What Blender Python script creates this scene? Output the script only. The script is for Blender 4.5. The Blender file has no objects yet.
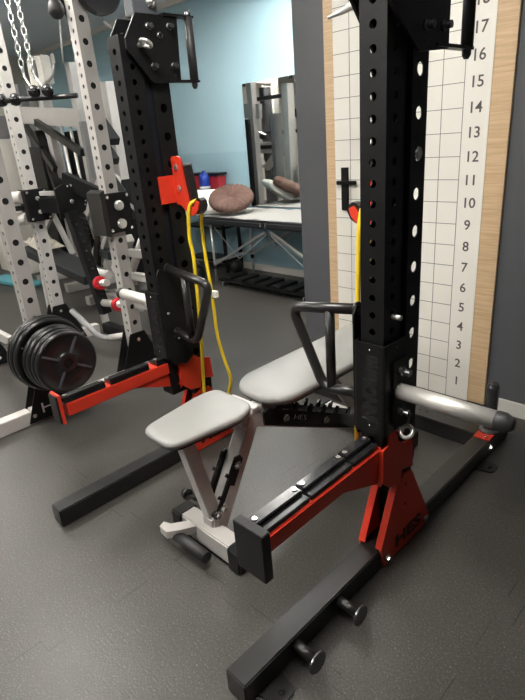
import bpy, bmesh, math, random
from mathutils import Vector, Matrix
random.seed(7)
PI = math.pi
scn = bpy.context.scene
COL = scn.collection

# ------------------------------------------------------------ materials
def mat(name, col, rough=.5, metal=0., var=0., vscale=8., bump=0., bscale=60., spec=.5, coat=0., emit=None, estr=0.):
    m = bpy.data.materials.new(name); m.use_nodes = True
    nt = m.node_tree; b = nt.nodes['Principled BSDF']
    c = tuple(col) + (1,)
    b.inputs['Base Color'].default_value = c
    b.inputs['Roughness'].default_value = rough
    b.inputs['Metallic'].default_value = metal
    b.inputs['Specular IOR Level'].default_value = spec
    b.inputs['Coat Weight'].default_value = coat
    tc = nt.nodes.new('ShaderNodeTexCoord')
    if var > 0:
        n = nt.nodes.new('ShaderNodeTexNoise'); n.inputs['Scale'].default_value = vscale; n.inputs['Detail'].default_value = 4
        nt.links.new(tc.outputs['Object'], n.inputs['Vector'])
        r = nt.nodes.new('ShaderNodeMix'); r.data_type = 'RGBA'
        r.inputs[6].default_value = tuple(max(0, x*(1-var)) for x in col)+(1,)
        r.inputs[7].default_value = tuple(min(1, x*(1+var)) for x in col)+(1,)
        nt.links.new(n.outputs['Fac'], r.inputs[0]); nt.links.new(r.outputs[2], b.inputs['Base Color'])
    if bump > 0:
        n = nt.nodes.new('ShaderNodeTexNoise'); n.inputs['Scale'].default_value = bscale; n.inputs['Detail'].default_value = 3
        nt.links.new(tc.outputs['Object'], n.inputs['Vector'])
        bp = nt.nodes.new('ShaderNodeBump'); bp.inputs['Strength'].default_value = bump; bp.inputs['Distance'].default_value = .002
        nt.links.new(n.outputs['Fac'], bp.inputs['Height']); nt.links.new(bp.outputs['Normal'], b.inputs['Normal'])
    if emit:
        b.inputs['Emission Color'].default_value = tuple(emit)+(1,); b.inputs['Emission Strength'].default_value = estr
    return m

BLK = mat('black_powder_coat', (.0065,.0065,.007), .42, 0, .12, 20, .25, 300, spec=.28)
BLK2 = mat('black_satin_metal', (.015,.0145,.014), .30, .0, .15, 12, .15, 200, spec=.5)
GLOSS = mat('glossy_black_plastic', (.012,.012,.013), .18, 0)
RUB = mat('black_rubber', (.014,.014,.014), .42, 0, .2, 30, .3, 150, spec=.3)
RUBG = mat('dark_grey_rubber_grip', (.022,.022,.022), .5, 0, .2, 30, .3, 250)
PLATE = mat('black_painted_iron', (.011,.011,.011), .3, 0, .2, 30, .2, 100)
RED = mat('red_powder_coat', (.63,.042,.018), .38, 0, .08, 10, .2, 300)
SILV = mat('warm_silver_powder_coat', (.42,.405,.385), .4, .1, .05, 10, .15, 300)
WHT = mat('white_powder_coat', (.50,.48,.455), .35, 0, .04, 10)
STEEL = mat('brushed_steel', (.72,.70,.66), .50, .7, .1, 25)
CHROME = mat('bright_zinc_bolt', (.75,.74,.72), .25, .9)
DARKSTEEL = mat('dark_steel', (.16,.16,.17), .25, .8)
VINYL = mat('light_grey_vinyl', (.27,.27,.258), .42, 0, .03, 6, .15, 400)
BLKVINYL = mat('black_vinyl', (.02,.022,.024), .35, 0, .1, 10)
YEL = mat('yellow_latex', (.85,.60,.02), .5, 0, .05, 15)
WOOD = mat('light_oak', (.60,.42,.24), .5)
PAPER = mat('off_white_board', (.80,.78,.71), .55, 0, .02, 3)
INK = mat('dark_print_ink', (.10,.09,.085), .6)
INKL = mat('thin_grey_line_ink', (.16,.15,.14), .6)
WLET = mat('white_lettering', (.7,.7,.7), .5)
DLET = mat('dark_lettering', (.03,.008,.006), .5)
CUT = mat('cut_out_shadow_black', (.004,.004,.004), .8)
SHEET = mat('white_sheet', (.70,.69,.66), .8, 0, .03, 5, .6, 12)
PILLOWM = mat('white_pillow_cloth', (.76,.74,.69), .8, 0, .03, 5, .4, 20)
ROSE = mat('dusty_brown_velvet', (.13,.072,.056), .75, 0, .12, 14, .3, 60)
BLUEP = mat('blue_plastic', (.02,.05,.32), .25)
REDC = mat('red_plastic', (.35,.02,.03), .4)
CYANC = mat('teal_cloth', (.10,.36,.42), .7, 0, .1, 8)
MIRR = mat('mirror_glass', (.86,.88,.86), .02, 1.)
ALU = mat('aluminium_tube', (.62,.62,.60), .35, .8)
NAVY = mat('navy_scale_strip', (.004,.006,.011), .5)
GREYP = mat('blue_grey_powder_coat', (.07,.075,.085), .45, 0, .05, 10)
GREY = mat('grey_plastic', (.20,.20,.20), .45, 0, .1, 10)
BOXW = mat('cream_panel', (.72,.69,.62), .5)
RING = mat('nickel_ring', (.70,.69,.66), .28, .7)
TOWEL = mat('cream_towel', (.62,.58,.50), .9, 0, .1, 20, .8, 60)
CLAMP = mat('red_anodised_clamp', (.55,.02,.03), .3, .3)

# oak with fine horizontal figure
nt = WOOD.node_tree; b = nt.nodes['Principled BSDF']
tc = nt.nodes.new('ShaderNodeTexCoord'); mp = nt.nodes.new('ShaderNodeMapping'); mp.inputs['Scale'].default_value = (3,3,60)
nz = nt.nodes.new('ShaderNodeTexNoise'); nz.inputs['Scale'].default_value = 2; nz.inputs['Detail'].default_value = 6
cr = nt.nodes.new('ShaderNodeValToRGB'); cr.color_ramp.elements[0].position=.3; cr.color_ramp.elements[0].color=(.50,.34,.19,1); cr.color_ramp.elements[1].position=.7; cr.color_ramp.elements[1].color=(.66,.48,.29,1)
nt.links.new(tc.outputs['Object'], mp.inputs[0]); nt.links.new(mp.outputs[0], nz.inputs['Vector']); nt.links.new(nz.outputs['Fac'], cr.inputs[0]); nt.links.new(cr.outputs[0], b.inputs['Base Color'])

# ------------------------------------------------------------ mesh builder
def V(*a): return Vector(a)
class MB:
    def __init__(s): s.bm = bmesh.new()
    def box(s, c, size, rot=None, bev=0.):
        t = bmesh.new(); r = bmesh.ops.create_cube(t, size=1)
        bmesh.ops.scale(t, vec=Vector(size), verts=t.verts)
        if bev > 0: bmesh.ops.bevel(t, geom=t.edges[:], offset=bev, segments=2, affect='EDGES')
        M = Matrix.Translation(Vector(c)) @ (rot.to_4x4() if rot else Matrix())
        s._merge(t, M, False); return s
    def _merge(s, t, M, smooth):
        vm = {}
        for v in t.verts: vm[v] = s.bm.verts.new(M @ v.co)
        for f in t.faces:
            try: nf = s.bm.faces.new([vm[v] for v in f.verts]); nf.smooth = smooth or f.smooth
            except ValueError: pass
        t.free()
    def bar(s, p, q, w, h, up=(0,0,1), bev=.003):
        p, q = Vector(p), Vector(q); d = q-p; L = d.length; y = d/L
        x = y.cross(Vector(up)); 
        if x.length < 1e-5: x = y.cross(V(1,0,0))
        x.normalize(); z = x.cross(y)
        R = Matrix((x,y,z)).transposed()
        return s.box((p+q)/2, (w,L,h), R, bev)
    def tube(s, pts, r, n=14, cap=True, closed=False):
        pts = [Vector(p) for p in pts]; rings = []; N = len(pts)
        rr = r if isinstance(r,(list,tuple)) else [r]*N
        prev = None
        for i,p in enumerate(pts):
            if closed: t = (pts[(i+1)%N]-pts[i-1])
            else: t = pts[min(i+1,N-1)]-pts[max(i-1,0)]
            t.normalize()
            if prev is None:
                a = V(0,0,1) if abs(t.z)<.9 else V(1,0,0); u = t.cross(a).normalized()
            else:
                u = prev - t*prev.dot(t)
                u = u.normalized() if u.length>1e-6 else t.cross(V(1,0,0)).normalized()
            prev = u; w = t.cross(u)
            rings.append([s.bm.verts.new(p+(u*math.cos(2*PI*k/n)+w*math.sin(2*PI*k/n))*rr[i]) for k in range(n)])
        M = N if closed else N-1
        for i in range(M):
            a, b2 = rings[i], rings[(i+1)%N]
            for k in range(n):
                f = s.bm.faces.new((a[k],a[(k+1)%n],b2[(k+1)%n],b2[k])); f.smooth = True
        if cap and not closed:
            for rg in (rings[0][::-1], rings[-1]):
                f = s.bm.faces.new(rg); f.smooth = False
        return s
    def cyl(s, p, q, r, n=20): return s.tube([p,q], r, n)
    def prism(s, pts, axis, a, b2):
        # pts in the plane of the two other axes (in xyz order), extruded along axis from a to b2
        def mk(u,v,w):
            l=[u,v]; l.insert(axis,w); return Vector(l)
        A=[s.bm.verts.new(mk(u,v,a)) for u,v in pts]; B=[s.bm.verts.new(mk(u,v,b2)) for u,v in pts]
        n=len(pts)
        s.bm.faces.new(A[::-1]); s.bm.faces.new(B)
        for i in range(n): s.bm.faces.new((A[i],A[(i+1)%n],B[(i+1)%n],B[i]))
        return s
    def poly(s, pts):
        s.bm.faces.new([s.bm.verts.new(Vector(p)) for p in pts]); return s
    def lathe(s, prof, o, axis, n=48, smooth=True):
        # prof: (r, h) pairs; axis: unit vector
        ax = Vector(axis).normalized(); u = ax.orthogonal().normalized(); w = ax.cross(u); o=Vector(o); rings=[]
        for r,h in prof:
            if r < 1e-6: rings.append([s.bm.verts.new(o+ax*h)])
            else: rings.append([s.bm.verts.new(o+ax*h+(u*math.cos(2*PI*k/n)+w*math.sin(2*PI*k/n))*r) for k in range(n)])
        for a,b2 in zip(rings,rings[1:]):
            for k in range(n):
                k2=(k+1)%n
                if len(a)==1 and len(b2)==1: continue
                if len(a)==1: f=s.bm.faces.new((a[0],b2[k2],b2[k]))
                elif len(b2)==1: f=s.bm.faces.new((a[k],a[k2],b2[0]))
                else: f=s.bm.faces.new((a[k],a[k2],b2[k2],b2[k]))
                f.smooth=smooth
        return s
    def perf(s, o, u, L, W, holes, depth=.004, nseg=12):
        """flat strip: origin o (corner), length L along +z, width W along u; holes: list of (a along u, z, r). rims go inward (n = u x z, inward = -n)"""
        o=Vector(o); u=Vector(u); z=V(0,0,1); n=u.cross(z)
        P=lambda a,b,d=0: o+u*a+z*b-n*d
        holes=sorted(holes,key=lambda h:h[1]); cur=0.
        def quad(z0,z1):
            if z1-z0>1e-5: s.bm.faces.new([s.bm.verts.new(q) for q in (P(0,z0),P(W,z0),P(W,z1),P(0,z1))])
        for a,zc,r in holes:
            hh=r*1.35
            if zc-hh<cur-1e-6 or zc+hh>L: continue
            quad(cur,zc-hh)
            ang=sorted([2*PI*k/nseg+.13 for k in range(nseg)]+[math.atan2(sy*hh,sx) % (2*PI) for sx in (W-a,-a) for sy in (1,-1)])
            outer=[];inner=[];deep=[]
            for t in ang:
                c,sn=math.cos(t),math.sin(t)
                k=min(((W-a)/c if c>1e-9 else (-a)/c if c<-1e-9 else 1e9),(hh/abs(sn) if abs(sn)>1e-9 else 1e9))
                outer.append(s.bm.verts.new(P(a+c*k,zc+sn*k))); inner.append(s.bm.verts.new(P(a+c*r,zc+sn*r))); deep.append(s.bm.verts.new(P(a+c*r,zc+sn*r,depth)))
            m=len(ang)
            for i in range(m):
                j=(i+1)%m
                s.bm.faces.new((outer[i],outer[j],inner[j],inner[i])); s.bm.faces.new((inner[i],inner[j],deep[j],deep[i]))
            cur=zc+hh
        quad(cur,L); return s
    def build(s, name, m, parent=None, kind=None, label=None):
        me = bpy.data.meshes.new(name)
        off = Vector((0,0,0)); p = parent
        while p is not None: off += p.location; p = p.parent
        for v in s.bm.verts: v.co -= off
        bmesh.ops.recalc_face_normals(s.bm, faces=s.bm.faces[:])
        s.bm.to_mesh(me); s.bm.free(); me.materials.append(m)
        o = bpy.data.objects.new(name, me); COL.objects.link(o); o.parent = parent
        if kind: o['kind'] = kind
        if label: o['label'] = label
        return o
def thing(name, label, cat, loc=(0,0,0), group=None):
    o = bpy.data.objects.new(name, None); COL.objects.link(o); o.location = loc; o.empty_display_size=.05
    o['label']=label; o['category']=cat
    if group: o['group']=group
    return o
def tag(o, label, cat, group=None):
    o['label']=label; o['category']=cat
    if group: o['group']=group
    return o
def rebase(o, base):
    base=Vector(base)
    for v in o.data.vertices: v.co -= base
    o.location = o.location + base
    return o
def text(body, name, m, parent, origin, xdir, ydir, size, depth=.001, width=None, shear=0., bold=0.):
    cu = bpy.data.curves.new(name,'FONT'); cu.body=body; cu.size=size; cu.extrude=depth; cu.align_x='CENTER'; cu.align_y='CENTER'; cu.shear=shear; cu.offset=bold
    cu.resolution_u=3
    t = bpy.data.objects.new(name,cu); COL.objects.link(t)
    bpy.context.view_layer.update()
    me = bpy.data.meshes.new_from_object(t.evaluated_get(bpy.context.evaluated_depsgraph_get()))
    bpy.data.objects.remove(t); bpy.data.curves.remove(cu)
    x=Vector(xdir).normalized(); y=Vector(ydir).normalized(); z=x.cross(y)
    if width:
        xs=[v.co.x for v in me.vertices]; k=width/(max(xs)-min(xs))
        for v in me.vertices: v.co.x*=k
    R=Matrix((x,y,z)).transposed().to_4x4(); me.transform(Matrix.Translation(Vector(origin))@R)
    off=Vector((0,0,0)); p=parent
    while p is not None: off+=p.location; p=p.parent
    me.transform(Matrix.Translation(-off)); me.materials.clear(); me.materials.append(m)
    o=bpy.data.objects.new(name,me); COL.objects.link(o); o.parent=parent; return o
def rounded(path, r, seg=6):
    """fillet a polyline"""
    P=[Vector(p) for p in path]; out=[P[0]]
    for a,b2,c in zip(P,P[1:],P[2:]):
        d1=(a-b2); d2=(c-b2); k=min(r,d1.length*.49,d2.length*.49)
        s0=b2+d1.normalized()*k; s1=b2+d2.normalized()*k
        for i in range(seg+1):
            t=i/seg; out.append(s0*(1-t)**2+b2*2*t*(1-t)+s1*t*t)
    out.append(P[-1]); return out
def bolt(mb, p, axis, r=.011, h=.010):
    p=Vector(p); ax=Vector(axis).normalized()
    mb.lathe([(0,0),(r*1.35,0),(r*1.35,h*.25),(r*.95,h*.25),(r*.9,h),(0,h)], p, ax, 6, False)
    return mb
def ringbolt(mb, p, axis, R=.02, r=.006, plane=None):
    p=Vector(p); ax=Vector(axis).normalized()
    mb.cyl(p, p+ax*.03, .009, 12)
    c=p+ax*(.03+R*.6); a=ax; b2=Vector(plane or (0,0,1))
    mb.tube([c+(a*math.cos(t)+b2*math.sin(t))*R for t in [2*PI*k/20 for k in range(20)]], r, 8, closed=True)
    return mb

def pad_mesh(outline, z0, z1, crown=.012, edge=.018, lean=0.):
    """upholstered pad from a (x,y) outline"""
    mb=MB(); n=len(outline); cx=sum(p[0] for p in outline)/n; cy=sum(p[1] for p in outline)/n
    def inset(d):
        res=[]
        for i in range(n):
            a=Vector(outline[i-1]); p=Vector(outline[i]); c=Vector(outline[(i+1)%n])
            t=(c-a).normalized(); nn=Vector((-t.y,t.x))
            if nn.dot(Vector((cx,cy))-p)<0: nn=-nn
            res.append(p+nn*d)
        return res
    layers=[(edge*.55,z0),(edge*.12,z0+edge*.5),(0,z0+edge),(0,z1-edge),(edge*.12,z1-edge*.55),(edge*.45,z1-edge*.2),(edge,z1)]
    rings=[[mb.bm.verts.new((p.x,p.y,z)) for p in inset(d)] for d,z in layers]
    base=inset(edge)
    for k in range(1,6):
        f=1-k/6; z=z1+crown*(1-f**2)
        rings.append([mb.bm.verts.new((cx+(p.x-cx)*f,cy+(p.y-cy)*f,z)) for p in base])
    for a,b2 in zip(rings,rings[1:]):
        for i in range(n):
            f=mb.bm.faces.new((a[i],a[(i+1)%n],b2[(i+1)%n],b2[i])); f.smooth=True
    c=mb.bm.verts.new((cx,cy,z1+crown))
    for i in range(n):
        f=mb.bm.faces.new((rings[-1][i],rings[-1][(i+1)%n],c)); f.smooth=True
    mb.bm.faces.new(rings[0][::-1]); return mb
def round_outline(pts, rs, seg=7, n_out=84):
    o=_round_outline(pts,rs,seg); P=[Vector(p) for p in o]+[Vector(o[0])]
    L=[0.]
    for a,b2 in zip(P,P[1:]): L.append(L[-1]+(b2-a).length)
    out=[]; k=0
    for i in range(n_out):
        t=L[-1]*i/n_out
        while L[k+1]<t: k+=1
        q=P[k].lerp(P[k+1],(t-L[k])/max(1e-9,L[k+1]-L[k])); out.append((q.x,q.y))
    return out
def _round_outline(pts, rs, seg=7):
    P=[Vector(p) for p in pts]; n=len(P); out=[]
    if not isinstance(rs,(list,tuple)): rs=[rs]*n
    for i in range(n):
        a,b2,c=P[i-1],P[i],P[(i+1)%n]; d1=(a-b2); d2=(c-b2); k=min(rs[i],d1.length*.48,d2.length*.48)
        s0=b2+d1.normalized()*k; s1=b2+d2.normalized()*k
        for j in range(seg+1):
            t=j/seg; q=s0*(1-t)**2+b2*2*t*(1-t)+s1*t*t; out.append((q.x,q.y))
        nx=P[(i+1)%n]; d=(nx-b2); e=b2+d.normalized()*(d.length-min(rs[(i+1)%n],d.length*.48))
        for j in range(1,5):
            q=s1.lerp(e,j/5); out.append((q.x,q.y))
    return out

def holed_post(x0,x1,y0,y1,z0,z1,zoff,pitch_y,pitch_x,rh_y,rh_x,depth=.004,open_back=False):
    """square tube; pitch_y: holes on the -Y/+Y faces, pitch_x: holes on the -X/+X faces"""
    mb=MB(); w=x1-x0; d=y1-y0
    def hs(W,pitch,r):
        if not pitch: return []
        k0=math.ceil((z0+.02-zoff)/pitch); out=[]
        z=zoff+k0*pitch
        while z<z1-.02: out.append((W/2,z-z0,r)); z+=pitch
        return out
    mb.perf((x0,y0,z0),(1,0,0),z1-z0,w,hs(w,pitch_y,rh_y),depth)
    if not open_back: mb.perf((x1,y1,z0),(-1,0,0),z1-z0,w,hs(w,pitch_y,rh_y),depth)
    mb.perf((x1,y0,z0),(0,1,0),z1-z0,d,hs(d,pitch_x,rh_x),depth)
    mb.perf((x0,y1,z0),(0,-1,0),z1-z0,d,hs(d,pitch_x,rh_x),depth)
    mb.poly([(x0,y0,z1),(x1,y0,z1),(x1,y1,z1),(x0,y1,z1)])
    return mb
def build_open(mb,name,m,parent):
    # like build but leaves the outward winding alone
    me=bpy.data.meshes.new(name); off=Vector((0,0,0)); p=parent
    while p is not None: off+=p.location; p=p.parent
    for v in mb.bm.verts: v.co-=off
    bmesh.ops.remove_doubles(mb.bm,verts=mb.bm.verts[:],dist=1e-5)
    mb.bm.to_mesh(me); mb.bm.free(); me.materials.append(m)
    o=bpy.data.objects.new(name,me); COL.objects.link(o); o.parent=parent; return o

# ------------------------------------------------------------ setting
XL,XR,YB,YF,YD,XC,ZC = -8.8,2.4,-3.2,4.0,2.44,-2.13,2.74
fm = bpy.data.materials.new('rubber_floor_tiles'); fm.use_nodes=True
nt=fm.node_tree; N=nt.nodes; Lk=nt.links; B=N['Principled BSDF']
tc=N.new('ShaderNodeTexCoord'); sp=N.new('ShaderNodeSeparateXYZ'); Lk.new(tc.outputs['Object'],sp.inputs[0])
def M_(op,a,b2=None,c=None):
    n=N.new('ShaderNodeMath'); n.operation=op
    for i,v in enumerate((a,b2,c)):
        if v is None: continue
        if isinstance(v,(int,float)): n.inputs[i].default_value=v
        else: Lk.new(v,n.inputs[i])
    return n.outputs[0]
def seam(s_,t_,s0,T,amp,t0,P):
    ph=M_('MULTIPLY',M_('SUBTRACT',t_,t0),2*PI/P); sn=M_('SINE',ph); sg=M_('SIGN',sn)
    base=M_('SUBTRACT',M_('PINGPONG',M_('SUBTRACT',s_,s0),T/2),0)
    # signed distance to the nearest seam
    md=M_('SUBTRACT',M_('MODULO',M_('ADD',M_('SUBTRACT',s_,s0),T*20.5),T),T/2)
    d=M_('ABSOLUTE',M_('SUBTRACT',md,M_('MULTIPLY',sg,amp)))
    l1=M_('LESS_THAN',d,.0016)
    r=M_('MULTIPLY',M_('LESS_THAN',M_('ABSOLUTE',sn),.045),M_('LESS_THAN',M_('ABSOLUTE',md),amp))
    return M_('MAXIMUM',l1,M_('MULTIPLY',r,.35))
s1=seam(sp.outputs[0],sp.outputs[1],-1.342,.975,.025,.275,.235)
s2=seam(sp.outputs[1],sp.outputs[0],.768,.975,.02,-1.21,.235)
ln=M_('MAXIMUM',s1,s2)
nz=N.new('ShaderNodeTexNoise'); nz.inputs['Scale'].default_value=5; nz.inputs['Detail'].default_value=2; Lk.new(tc.outputs['Object'],nz.inputs['Vector'])
brk=N.new('ShaderNodeMapRange'); brk.inputs[1].default_value=.38; brk.inputs[2].default_value=.55; Lk.new(nz.outputs['Fac'],brk.inputs[0])
ln=M_('MULTIPLY',ln,brk.outputs[0])
g=N.new('ShaderNodeTexNoise'); g.inputs['Scale'].default_value=170; g.inputs['Detail'].default_value=2; Lk.new(tc.outputs['Object'],g.inputs['Vector'])
gr=N.new('ShaderNodeValToRGB'); e=gr.color_ramp.elements; e[0].position=.35; e[0].color=(.038,.0355,.032,1); e[1].position=.62; e[1].color=(.062,.058,.052,1)
x=gr.color_ramp.elements.new(.74); x.color=(.15,.14,.125,1)
Lk.new(g.outputs['Fac'],gr.inputs[0])
g2=N.new('ShaderNodeTexNoise'); g2.inputs['Scale'].default_value=2.2; g2.inputs['Detail'].default_value=5; Lk.new(tc.outputs['Object'],g2.inputs['Vector'])
mx=N.new('ShaderNodeMix'); mx.data_type='RGBA'; mx.blend_type='MULTIPLY'; mx.inputs[0].default_value=1
r2=N.new('ShaderNodeMapRange'); r2.inputs[1].default_value=.3; r2.inputs[2].default_value=.7; r2.inputs[3].default_value=.88; r2.inputs[4].default_value=1.12; Lk.new(g2.outputs['Fac'],r2.inputs[0])
Lk.new(gr.outputs[0],mx.inputs[6]); Lk.new(r2.outputs[0],mx.inputs[7])
m2=N.new('ShaderNodeMix'); m2.data_type='RGBA'; Lk.new(ln,m2.inputs[0]); Lk.new(mx.outputs[2],m2.inputs[6]); m2.inputs[7].default_value=(.008,.008,.008,1)
Lk.new(m2.outputs[2],B.inputs['Base Color'])
rr=N.new('ShaderNodeMapRange'); rr.inputs[3].default_value=.30; rr.inputs[4].default_value=.46; Lk.new(g2.outputs['Fac'],rr.inputs[0]); Lk.new(rr.outputs[0],B.inputs['Roughness'])
bp=N.new('ShaderNodeBump'); bp.inputs['Strength'].default_value=.45; bp.inputs['Distance'].default_value=.0015; Lk.new(M_('SUBTRACT',g.outputs['Fac'],ln),bp.inputs['Height']); Lk.new(bp.outputs[0],B.inputs['Normal'])

def struct(mb,name,m): return mb.build(name,m,None,'structure')
struct(MB().box(((XL+XR)/2,(YB+YF)/2,-.05),(XR-XL+.4,YF-YB+.4,.1)),'floor',fm)
CEILM=mat('ceiling_paint',(.74,.75,.77),.8,0,.02,2)
struct(MB().box(((XL+XR)/2,(YB+YF)/2,ZC+.05),(XR-XL+.4,YF-YB+.4,.1)),'ceiling',CEILM)
# pale blue wall, a deeper blue band below about 1.24 m
bw=mat('pale_blue_paint',(.33,.52,.56),.55); nt=bw.node_tree; b_=nt.nodes['Principled BSDF']
tc=nt.nodes.new('ShaderNodeTexCoord'); sp_=nt.nodes.new('ShaderNodeSeparateXYZ'); nt.links.new(tc.outputs['Object'],sp_.inputs[0])
mr=nt.nodes.new('ShaderNodeMapRange'); mr.inputs[1].default_value=1.235; mr.inputs[2].default_value=1.245; nt.links.new(sp_.outputs[2],mr.inputs[0])
mm=nt.nodes.new('ShaderNodeMix'); mm.data_type='RGBA'; mm.inputs[6].default_value=(.31,.485,.56,1); mm.inputs[7].default_value=(.36,.54,.61,1)
nt.links.new(mr.outputs[0],mm.inputs[0]); nt.links.new(mm.outputs[2],b_.inputs['Base Color'])
struct(MB().box(((XL+XC+.2)/2,YF+.05,ZC/2),(XC+.2-XL,.1,ZC)),'wall_back',bw)
DW=mat('charcoal_paint',(.088,.090,.098),.5,0,.03,3)
struct(MB().box(((XC+XR)/2,YD+.05+.75,ZC/2),(XR-XC,1.6,ZC)),'wall_right_projection',DW).name='wall_right'
CW=mat('cream_paint',(.66,.62,.54),.7)
struct(MB().box((XL-.05,(YB+YF)/2,ZC/2),(.1,YF-YB,ZC)),'wall_left',CW)
struct(MB().box(((XL+XR)/2,YB-.05,ZC/2),(XR-XL,.1,ZC)),'wall_front',DW)
struct(MB().box((XR+.05,(YB+YF)/2,ZC/2),(.1,YF-YB,ZC)),'wall_side',DW)
BBM=mat('white_baseboard_paint',(.62,.60,.56),.4)
struct(MB().box(((XL+XC)/2,YF-.008,.036),(XC-XL,.016,.072),bev=.003),'baseboard_back',BBM)
struct(MB().box(((-.940+XR)/2,YD-.008,.038),(XR+.940,.016,.076),bev=.003).box(((XC-1.914)/2,YD-.008,.038),(-1.914-XC,.016,.076),bev=.003),'baseboard_right',BBM)
struct(MB().box(((XL+XC)/2,YF-.03,ZC-.025),(XC-XL,.06,.05),bev=.012),'trim_1',mat('cornice_paint',(.72,.69,.64),.6))

# unseen ceiling lamps, hung low with glowing tops to brighten the ceiling
LAMP=mat('lamp_diffuser',(.9,.9,.85),.6,emit=(1,.96,.895),estr=12)
lamps=[(-1.0,.55,'suspended lamp panel above the front of the near bench'),(-3.3,.9,'suspended lamp panel above the silver rack'),(-6.5,1.0,'suspended lamp panel over the white cabinet corner of the room'),
       (-4.4,-.9,'suspended lamp panel over the empty middle of the room'),(-2.2,-1.7,'suspended lamp panel to the left behind the viewer'),(-3.2,3.1,'suspended lamp panel over the massage table')]
for i,(x,y,l) in enumerate(lamps):
    t=thing('ceiling_light','unseen square white '+l,'ceiling light',(x,y,ZC),'ceiling lights')
    MB().box((x,y,ZC-.16),(.57,.57,.026)).build('diffuser',LAMP,t)
    mb=MB()
    for k in (-1,1): mb.box((x+k*.295,y,ZC-.16),(.02,.61,.036)); mb.box((x,y+k*.295,ZC-.16),(.57,.02,.036))
    mb.build('frame',WHT,t)
    for kx,ky in ((-1,-1),(1,1),(-1,1),(1,-1)): MB().cyl((x+kx*.29,y+ky*.29,ZC-.14),(x+kx*.29,y+ky*.29,ZC),.002,6).build('suspension_wire',STEEL,t)

# ------------------------------------------------------------ measuring board on the right wall
BD=thing('measuring_board','tall white grid board numbered 1 to 18 in light oak surround on dark wall','board',(-1.42,YD-.02,.02))
MB().box(((-1.91-.944)/2,2.4295,.02+1.05),(.966,.019,2.1),bev=.002).build('oak_panel',WOOD,BD)
MB().box(((-1.848-1.032)/2,2.4185,.02+1.05),(.816,.003,2.1)).build('white_sheet',PAPER,BD)
mb=MB()
for k in range(1,21):
    mb.box(((-1.848-1.1486)/2,2.4165,.02+.1*k+.0),(.6994,.001,.0026))
for k in range(7):
    mb.box((-1.1486-.1*k-.0,2.4163,.02+1.05),(.0024,.001,2.1))
mb.build('grid_lines',INKL,BD)
first=None
for k in range(1,20):
    text(str(k),'numeral',INK,BD,(-1.094,2.4165,.02+.1*k-.004),(1,0,0),(0,0,1),.064,.0008,bold=.0006)
# black cross shaped bracket in front of the board
c=thing('cross_bracket','black cross shaped bracket mounted on the white grid board','bracket',(-1.782,2.40,1.07))
MB().box((-1.782,2.4105,1.073),(.044,.012,.222),bev=.002).build('upright_bar',BLK,c)
MB().box((-1.765,2.3985,1.107),(.125,.014,.020),bev=.002).build('cross_bar',BLK,c)

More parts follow.
